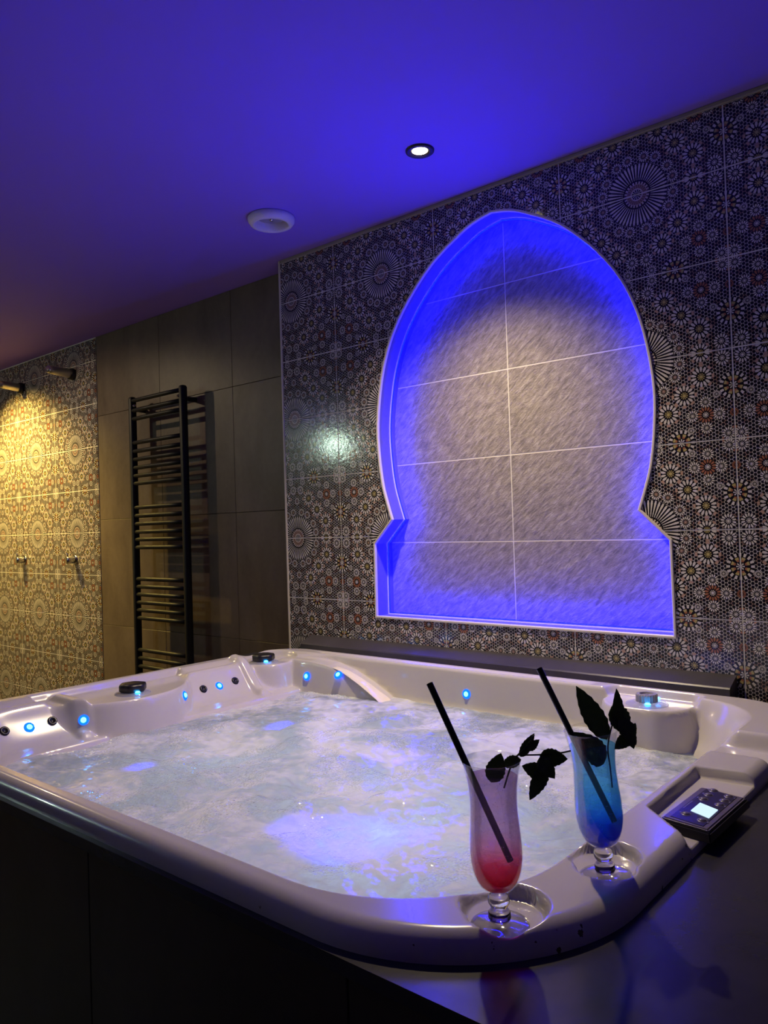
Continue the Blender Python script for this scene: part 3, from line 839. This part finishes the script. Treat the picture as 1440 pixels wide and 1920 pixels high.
# ------------------------------------------------------------------ casing round the tub
DECK_Z = 0.946
casing = empty('tub_casing', (0.72, -0.82, 0.0))
tag(casing, 'dark tiled casing with a black deck around the hot tub', 'tub casing')
DX0, DX1, DY0, DY1 = -0.40, WX1-0.002, -1.583, -0.012
inn = outline(400, -0.016)
cx_, cy_ = 0.72, -0.82
def to_rect(p):
    dx, dy = p[0]-cx_, p[1]-cy_
    s = min(((DX1-cx_)/dx if dx > 0 else (DX0-cx_)/dx) if abs(dx) > 1e-9 else 9e9, ((DY1-cy_)/dy if dy > 0 else (DY0-cy_)/dy) if abs(dy) > 1e-9 else 9e9)
    return (cx_+dx*s, cy_+dy*s)
outr = [to_rect(p) for p in inn]
# snap the nearest samples to the corners
for cxr, cyr in ((DX0, DY0), (DX1, DY0), (DX1, DY1), (DX0, DY1)):
    k = min(range(400), key=lambda i: (outr[i][0]-cxr)**2+(outr[i][1]-cyr)**2); outr[k] = (cxr, cyr)
V = [(p[0], p[1], DECK_Z) for p in inn]+[(p[0], p[1], DECK_Z) for p in outr]+[(p[0], p[1], DECK_Z-0.02) for p in outr]+[(p[0], p[1], DECK_Z-0.02) for p in inn]
F = []
for i in range(400):
    k = (i+1) % 400
    for a in range(4):
        b = (a+1) % 4; F.append((a*400+i, a*400+k, b*400+k, b*400+i))
dme = mesh_np('deck', V, F, False)
bm = bmesh.new(); bm.from_mesh(dme); bmesh.ops.recalc_face_normals(bm, faces=bm.faces[:]); bm.to_mesh(dme); bm.free()
def casing_part(name, me, mat):
    o = link(name, me, mat, casing); o.location = -Vector(casing.location); return o
casing_part('deck', dme, M['deck'])
px = [-0.40, -0.318, 0.282, 0.882, 1.482, 2.082, 2.682, WX1-0.002]
for i in range(len(px)-1):
    for z0, z1 in ((0.002, 0.322), (0.324, DECK_Z-0.022)):
        casing_part('panel', box_me('panel', px[i]+0.001, px[i+1]-0.001, -1.578, -1.568, z0, z1, 0.0012, 1), M['dark_tile'])
py = [-1.566, -0.966, -0.366, -0.012]
for i in range(3):
    casing_part('panel', box_me('panel', -0.398, -0.388, py[i]+0.001, py[i+1]-0.001, 0.002, DECK_Z-0.022, 0.0012, 1), M['dark_tile'])

# sloping anthracite ledge against the mosaic wall behind the tub
LX0, LX1 = -0.182, 1.480
V = []
for x, e in ((LX0, 0.0), (LX1, 0.0)):
    V += [(x, -0.0065, DECK_Z+0.002), (x, -0.074, DECK_Z+0.002), (x, -0.074, 0.992), (x, -0.070, 0.996), (x, -0.0065, 1.020)]
F = [(0, 1, 2, 3, 4), (9, 8, 7, 6, 5)]+[(i, 5+i, 5+(i+1) % 5, (i+1) % 5) for i in range(5)]
lme = mesh_np('wall_ledge', V, F, False)
bm = bmesh.new(); bm.from_mesh(lme); bmesh.ops.recalc_face_normals(bm, faces=bm.faces[:]); bm.to_mesh(lme); bm.free()
tag(link('wall_ledge', lme, M['ledge']), 'sloping anthracite ledge under the niche behind the hot tub', 'ledge')

# ------------------------------------------------------------------ cocktail glasses
YR = math.atan2(0.647, 0.762)
BOWL = [(0.0105, 0.0430), (0.0180, 0.0470), (0.0240, 0.0535), (0.0285, 0.0630), (0.0315, 0.0750), (0.0326, 0.0880), (0.0322, 0.1050), (0.0308, 0.1250), (0.0297, 0.1430), (0.0298, 0.1580), (0.0312, 0.1740), (0.0338, 0.1890), (0.0368, 0.2030)]
Bs = catmull(BOWL, 4)
bowl_prof = [(0.0, 0.0415)]+Bs+[(0.0364, 0.2038)]+[(r-0.0011, z) for r, z in reversed(Bs)]+[(0.0, 0.0450)]
bowl_me = lathe_me('bowl', bowl_prof, 64)
stem_me = lathe_me('stem', [(0.0, 0.0075), (0.0125, 0.0080), (0.0142, 0.0120), (0.0135, 0.0180), (0.0095, 0.0225), (0.0105, 0.0245), (0.0132, 0.0290), (0.0136, 0.0335), (0.0115, 0.0385), (0.0085, 0.0412), (0.0, 0.0414)], 40)
foot_me = lathe_me('foot', [(0.0, 0.0005), (0.034, 0.0003), (0.0362, 0.0012), (0.0362, 0.0028), (0.030, 0.0045), (0.018, 0.0062), (0.0120, 0.0074), (0.0, 0.0074)], 56)
liq_prof = [(0.0, 0.0458)]+[(r-0.0012, z+0.0008) for r, z in Bs if z < 0.1845]
liq_prof += [(0.0, liq_prof[-1][1])]
liq_me = {'pink': lathe_me('drink', liq_prof, 64), 'blue': lathe_me('drink', liq_prof, 64)}

def leaf_me(base, tip, width, curl=0.25, tilt=0.0):
    """serrated mint leaf from base to tip, folded along its midrib (metres)"""
    b, e = Vector(base), Vector(tip); ax = e-b; L = ax.length; ax.normalize()
    side = ax.cross(Vector((0, -1, 0.25))).normalized(); nrm = side.cross(ax).normalized()
    q = Matrix.Rotation(tilt, 3, ax); side = q @ side; nrm = q @ nrm
    n = 15; V = []; F = []
    for i in range(n):
        s = i/(n-1)
        w = width*0.5*(math.sin(math.pi*min(1, s**0.75))**0.8 if 0 < s < 1 else 0.02)
        if 0 < i < n-1 and i % 2: w *= 0.9
        c = b+ax*(L*s)+nrm*(curl*L*math.sin(math.pi*s)*0.35)
        for k, f in enumerate((-1, -0.5, 0, 0.5, 1)):
            V.append(c+side*(w*f)+nrm*(abs(f)*w*0.32+0.0004*math.sin(9*s*math.pi)*abs(f)))
    top = len(V)
    for i in range(n): 
        for k in range(5): V.append(V[i*5+k]-nrm*0.0004)
    for i in range(n-1):
        for k in range(4):
            a = i*5+k; F.append((a, a+1, a+6, a+5)); F.append((top+a, top+a+5, top+a+6, top+a+1))
    for i in range(n-1):
        F.append((i*5, i*5+5, top+i*5+5, top+i*5)); F.append((i*5+4, top+i*5+4, top+i*5+9, i*5+9))
    return mesh_np('leaf', V, F)

mm = lambda p: tuple(v*0.001 for v in p)
LEAVES = {
 'pink': [((-2.5, -8, 178.0), (12.4, -2, 211.3), 20.9), ((36.7, 0, 201.5), (13.4, 8, 193.0), 13.1), ((36.2, 0, 204.7), (54.1, -5, 234.1), 10.8), ((43.9, -3, 214.5), (59.0, -10, 227.6), 9.8), ((59.1, -5, 206.0), (91.5, -12, 202.8), 19.0), ((67.1, -8, 185.8), (37.5, 0, 193.7), 18.0), ((66.2, -6, 193.7), (42.0, -16, 157.1), 16.6), ((59.0, -5, 204.7), (73.4, -18, 181.9), 17.6)],
 'blue': [((21.8, 0, 187.4), (-11.0, 10, 263.1), 26.5), ((34.6, 0, 200.6), (43.7, 6, 255.0), 16.2), ((33.5, 2, 232.1), (51.0, -6, 191.8), 28.0), ((43.5, 0, 216.8), (54.4, -10, 174.2), 19.6), ((54.0, -4, 191.8), (27.0, -14, 177.8), 15.7), ((49.1, -4, 188.9), (64.6, 4, 205.0), 11.3), ((52.3, -4, 190.3), (58.7, -8, 178.6), 9.8), ((12.0, -6, 156.5), (-24.5, -8, 204.9), 30.0)]}
STEMS = {
 'pink': [[(14.5, 4, 166.3), (24.4, 4, 192.4), (32.9, 2, 206.1), (43.4, -3, 217.1), (53.4, -6, 232.1)], [(32.9, 2, 206.7), (59.0, -4, 207.4), (82.1, -8, 209.3), (96.0, -12, 212.6)]],
 'blue': [[(20.7, -4, 122.7), (20.9, -4, 150.6), (20.9, -2, 176.4), (29.9, 0, 204.4), (41.5, 2, 220.2)]]}
STRAWS = {'pink': ((-0.0707, 0.004, 0.2999), (0.0162, -0.004, 0.0802)), 'blue': ((-0.0611, 0.004, 0.2939), (0.0190, -0.003, 0.0760))}
TXT = {'pink': ('stemmed hurricane glass holding the pink drink, nearest the viewer', 'pink drink with red syrup settled at the bottom of its glass',
                'black straw leaning in the pink drink', 'mint sprig hanging over the rim of the pink drink'),
       'blue': ('stemmed hurricane glass holding the blue drink, near the control panel', 'bright blue drink fading to deep blue at the bottom',
                'black straw leaning in the blue drink', 'upright mint sprig in the blue drink')}
for key, gl in (('pink', (1.607, -1.435)), ('blue', (1.655, -1.238))):
    GZ = 0.9632
    TILT = math.radians({'pink': -1.2, 'blue': -4.0}[key]); GZ += {'pink': 0.0004, 'blue': 0.0014}[key]
    g = empty('cocktail_glass', (gl[0], gl[1], GZ), YR); g.rotation_euler = (0, TILT, YR)
    tag(g, TXT[key][0], 'glass', 'cocktail glasses on the tub corner')
    link('bowl', bowl_me, M['glass'], g); link('stem', stem_me, M['solid_glass'], g); link('foot', foot_me, M['glass_foot'], g)
    dr = link('drink', liq_me[key], M[key], None, (gl[0], gl[1], GZ), (0, TILT, YR))
    tag(dr, TXT[key][1], 'drink', 'drinks in the cocktail glasses')
    a, b = Vector(STRAWS[key][0]), Vector(STRAWS[key][1])
    n = 14; prof = []
    pts = [a, b]
    me = tube_me('drinking_straw', [a+(b-a)*k/8 for k in range(9)], 0.0042, 14, False)
    md_in = tube_me('in', [b+(a-b)*k/8 for k in range(9)], 0.0037, 14, False)
    bm = bmesh.new(); bm.from_mesh(me); bm.from_mesh(md_in); bm.to_mesh(me); bm.free(); smooth(me)
    st = link('drinking_straw', me, M['straw'], None, (gl[0], gl[1], GZ), (0, TILT, YR))
    tag(st, TXT[key][2], 'straw', 'black drinking straws')
    sp = empty('mint_sprig', (gl[0], gl[1], GZ), YR); sp.rotation_euler = (0, TILT, YR)
    tag(sp, TXT[key][3], 'mint sprig', 'mint garnishes')
    for s in STEMS[key]:
        link('stem', tube_me('stem', [mm(p) for p in catmull(s, 4)], 0.0011, 8), M['stem'], sp)
    for k, (b0, t0, w) in enumerate(LEAVES[key]):
        link('leaf', leaf_me(mm(b0), mm(t0), w*0.00122, 0.2 if k % 2 else -0.15, 0.25*math.sin(k*2.1)), M['leaf'], sp)

# ------------------------------------------------------------------ ceiling fittings
dl = empty('ceiling_downlight', (0.719, -0.361, CEIL))
tag(dl, 'round recessed ceiling spotlight glowing warm above the hot tub', 'downlight')
link('ring', lathe_me('ring', [(0.0230, -0.001), (0.0280, -0.003), (0.0310, -0.006), (0.0400, -0.007), (0.0435, -0.005), (0.0445, 0.0)], 48), M['bronze'], dl)
link('lens', lathe_me('lens', [(0.0, -0.0025), (0.0245, -0.0018)], 40), M['lamp'], dl)
def spot(name, loc, aim, col, w, deg, blend, rad, parent=None):
    ld = bpy.data.lights.new(name, 'SPOT'); ld.color = col; ld.energy = w; ld.spot_size = math.radians(deg); ld.spot_blend = blend; ld.shadow_soft_size = rad
    o = bpy.data.objects.new(name, ld); COL.objects.link(o); o.location = loc
    o.rotation_euler = (Vector(aim)-Vector(loc)).to_track_quat('-Z', 'Y').to_euler()
    return o
spot('downlight_beam', (0.719, -0.361, CEIL-0.015), (0.719, -0.50, 0), DOWNLIGHT_COL, DOWNLIGHT_W, 114, 1.0, 0.022)

vent = empty('ceiling_vent', (0.010, -0.338, CEIL))
tag(vent, 'round white ventilation valve in the ceiling', 'vent')
link('rim', lathe_me('rim', [(0.0830, 0.0), (0.0865, -0.004), (0.0850, -0.016), (0.0760, -0.028), (0.0660, -0.031), (0.0610, -0.027), (0.0560, -0.010), (0.0540, 0.0)], 56), M['white_plastic'], vent)
link('disc', lathe_me('disc', [(0.0, -0.006), (0.034, -0.006), (0.047, -0.002), (0.0535, -0.001)], 48), M['grey_plastic'], vent)
link('bolt', lathe_me('bolt', [(0.0, -0.014), (0.006, -0.013), (0.008, -0.005)], 16), M['chrome'], vent)

# shower lamp, just left of the picture
sl = empty('ceiling_downlight', (-3.02, -0.44, CEIL))
tag(sl, 'recessed ceiling spotlight over the shower heads', 'downlight')
link('ring', lathe_me('ring', [(0.0300, -0.001), (0.0310, -0.004), (0.0400, -0.006), (0.0445, 0.0)], 40), M['brushed'], sl)
link('lens', lathe_me('lens', [(0.0, -0.0025), (0.0302, -0.0015)], 32), M['lamp'], sl)
spot('shower_beam', (-3.02, -0.44, CEIL-0.015), (-2.85, 0.02, 0.6), SHOWER_COL, SHOWER_W, 120, 0.7, 0.022)
pl = empty('ceiling_downlight', (-2.30, -0.85, CEIL))
tag(pl, 'recessed ceiling spotlight in front of the towel radiator', 'downlight')
link('ring', lathe_me('ring', [(0.0300, -0.001), (0.0310, -0.004), (0.0400, -0.006), (0.0445, 0.0)], 40), M['bronze'], pl)
link('lens', lathe_me('lens', [(0.0, -0.0025), (0.0302, -0.0015)], 32), M['lamp'], pl)
spot('passage_beam', (-2.30, -0.85, CEIL-0.015), (-2.1, -0.4, 0.6), (1.0, 0.76, 0.45), PASSAGE_W, 150, 0.6, 0.022)

# lamp on the wall behind the viewer, seen only as a reflection in the mosaic
wl = empty('wall_lamp', (-3.50, WY0+0.001, 2.33))
tag(wl, 'small pale green wall lamp opposite the mosaic wall', 'wall lamp')
link('back_plate', box_me('back_plate', -0.09, 0.09, 0.0, 0.02, -0.13, 0.13, 0.006), M['black_metal'], wl)
link('shade', box_me('shade', -0.06, 0.06, 0.02, 0.08, -0.06, 0.06, 0.02, 3), M['lamp_green'], wl)

# ------------------------------------------------------------------ towel radiator
rad = empty('towel_radiator', (-1.295, 0.02, 0.45))
tag(rad, 'tall black ladder towel radiator on the brown grey tiles', 'radiator')
RZ0, RZ1 = 0.45, 2.185
def radp(name, me, mat=None, loc=(0, 0, 0)):
    return link(name, me, mat or M['black_metal'], rad, Vector(loc))
XP = 0.226
for s in (-1, 1):
    n = 16; V = []; F = []
    hts = [(0.0, 0.6), (0.006, 0.95), (0.012, 1.0), (RZ1-RZ0-0.012, 1.0), (RZ1-RZ0-0.004, 0.85), (RZ1-RZ0, 0.45)]
    for z, sc in hts:
        for i in range(n):
            a = 2*math.pi*i/n; V.append((0.0175*sc*math.copysign(abs(math.cos(a))**0.6, math.cos(a)), 0.018*sc*math.copysign(abs(math.sin(a))**0.6, math.sin(a)), z))
    for k in range(len(hts)-1):
        for i in range(n): F.append((k*n+i, k*n+(i+1) % n, (k+1)*n+(i+1) % n, (k+1)*n+i))
    F.append(tuple(range(n-1, -1, -1))); F.append(tuple((len(hts)-1)*n+i for i in range(n)))
    radp('post', mesh_np('post', V, F), None, (s*XP, 0, 0))
    for z in (2.12, 0.62):
        radp('bracket', tube_me('bracket', [(0, 0.012, 0), (0, 0.030, 0), (0, 0.074, 0)], [0.009, 0.011, 0.013], 12), None, (s*XP, 0, z-RZ0))
    radp('vent_plug', lathe_me('vent_plug', [(0.0, 0.010), (0.007, 0.009), (0.008, 0.0)], 16), M['chrome'], (s*(XP-0.026), -0.005, 2.135-RZ0)).rotation_euler = (0, math.radians(-90*s), 0)
bar_me = tube_me('bar', [(-XP+0.01, -0.004, 0), (-0.1, -0.006, 0), (0.1, -0.006, 0), (XP-0.01, -0.004, 0)], 0.0108, 12)
for z in [2.163, 2.110, 2.066, 1.939, 1.894, 1.851, 1.807, 1.764, 1.724, 1.597, 1.554, 1.511, 1.469, 1.429, 1.388, 1.222, 1.182, 1.141, 1.099, 1.059, 1.018, 0.851, 0.808, 0.765, 0.722, 0.680, 0.637, 0.50]:
    radp('bar', bar_me, None, (0, 0, z-RZ0))

# ------------------------------------------------------------------ shower heads and valves
def shower_head(x, z, label):
    h = empty('wall_shower', (x, 0.0955, z)); tag(h, label, 'shower head', 'wall mounted shower heads')
    rot = (math.radians(90-4), 0, 0)
    link('flange', lathe_me('flange', [(0.0, 0.0), (0.034, 0.0), (0.036, 0.004), (0.034, 0.024), (0.026, 0.026), (0.0, 0.026)], 36), M['black_plastic'], h, (0, 0, 0), (math.radians(90), 0, 0))
    link('body', lathe_me('body', [(0.0, 0.020), (0.026, 0.022), (0.027, 0.030), (0.0245, 0.130), (0.0225, 0.150), (0.0, 0.150)], 36), M['brushed'], h, (0, 0, 0), rot)
    link('nozzle', lathe_me('nozzle', [(0.0, 0.164), (0.016, 0.164), (0.021, 0.160), (0.0225, 0.149)], 32), M['chrome'], h, (0, 0, 0), rot)
shower_head(-2.275, 2.430, 'steel shower head sticking out of the mosaic, nearer the grey tiles')
shower_head(-2.945, 2.440, 'steel shower head at the left picture edge')
def shower_valve(x, z, label):
    h = empty('shower_valve', (x, 0.0955, z)); tag(h, label, 'shower valve', 'shower valves under the heads')
    link('flange', lathe_me('flange', [(0.0, 0.0), (0.030, 0.0), (0.030, 0.003), (0.018, 0.008), (0.0, 0.008)], 32), M['chrome'], h, (0, 0, 0), (math.radians(90), 0, 0))
    kb = link('knob', lathe_me('knob', [(0.0, 0.006), (0.020, 0.008), (0.0225, 0.016), (0.0225, 0.050), (0.020, 0.056), (0.0, 0.057)], 32), M['chrome'], h, (0, 0, 0), (math.radians(90), 0, 0))
    link('lever', tube_me('lever', [(0, -0.045, 0.015), (0, -0.047, 0.030), (0, -0.052, 0.046)], [0.006, 0.005, 0.0042], 10), M['chrome'], h)
shower_valve(-2.965, 1.312, 'chrome shower valve on the mosaic, left one of the pair')
shower_valve(-2.305, 1.314, 'chrome shower valve on the mosaic, right one of the pair')
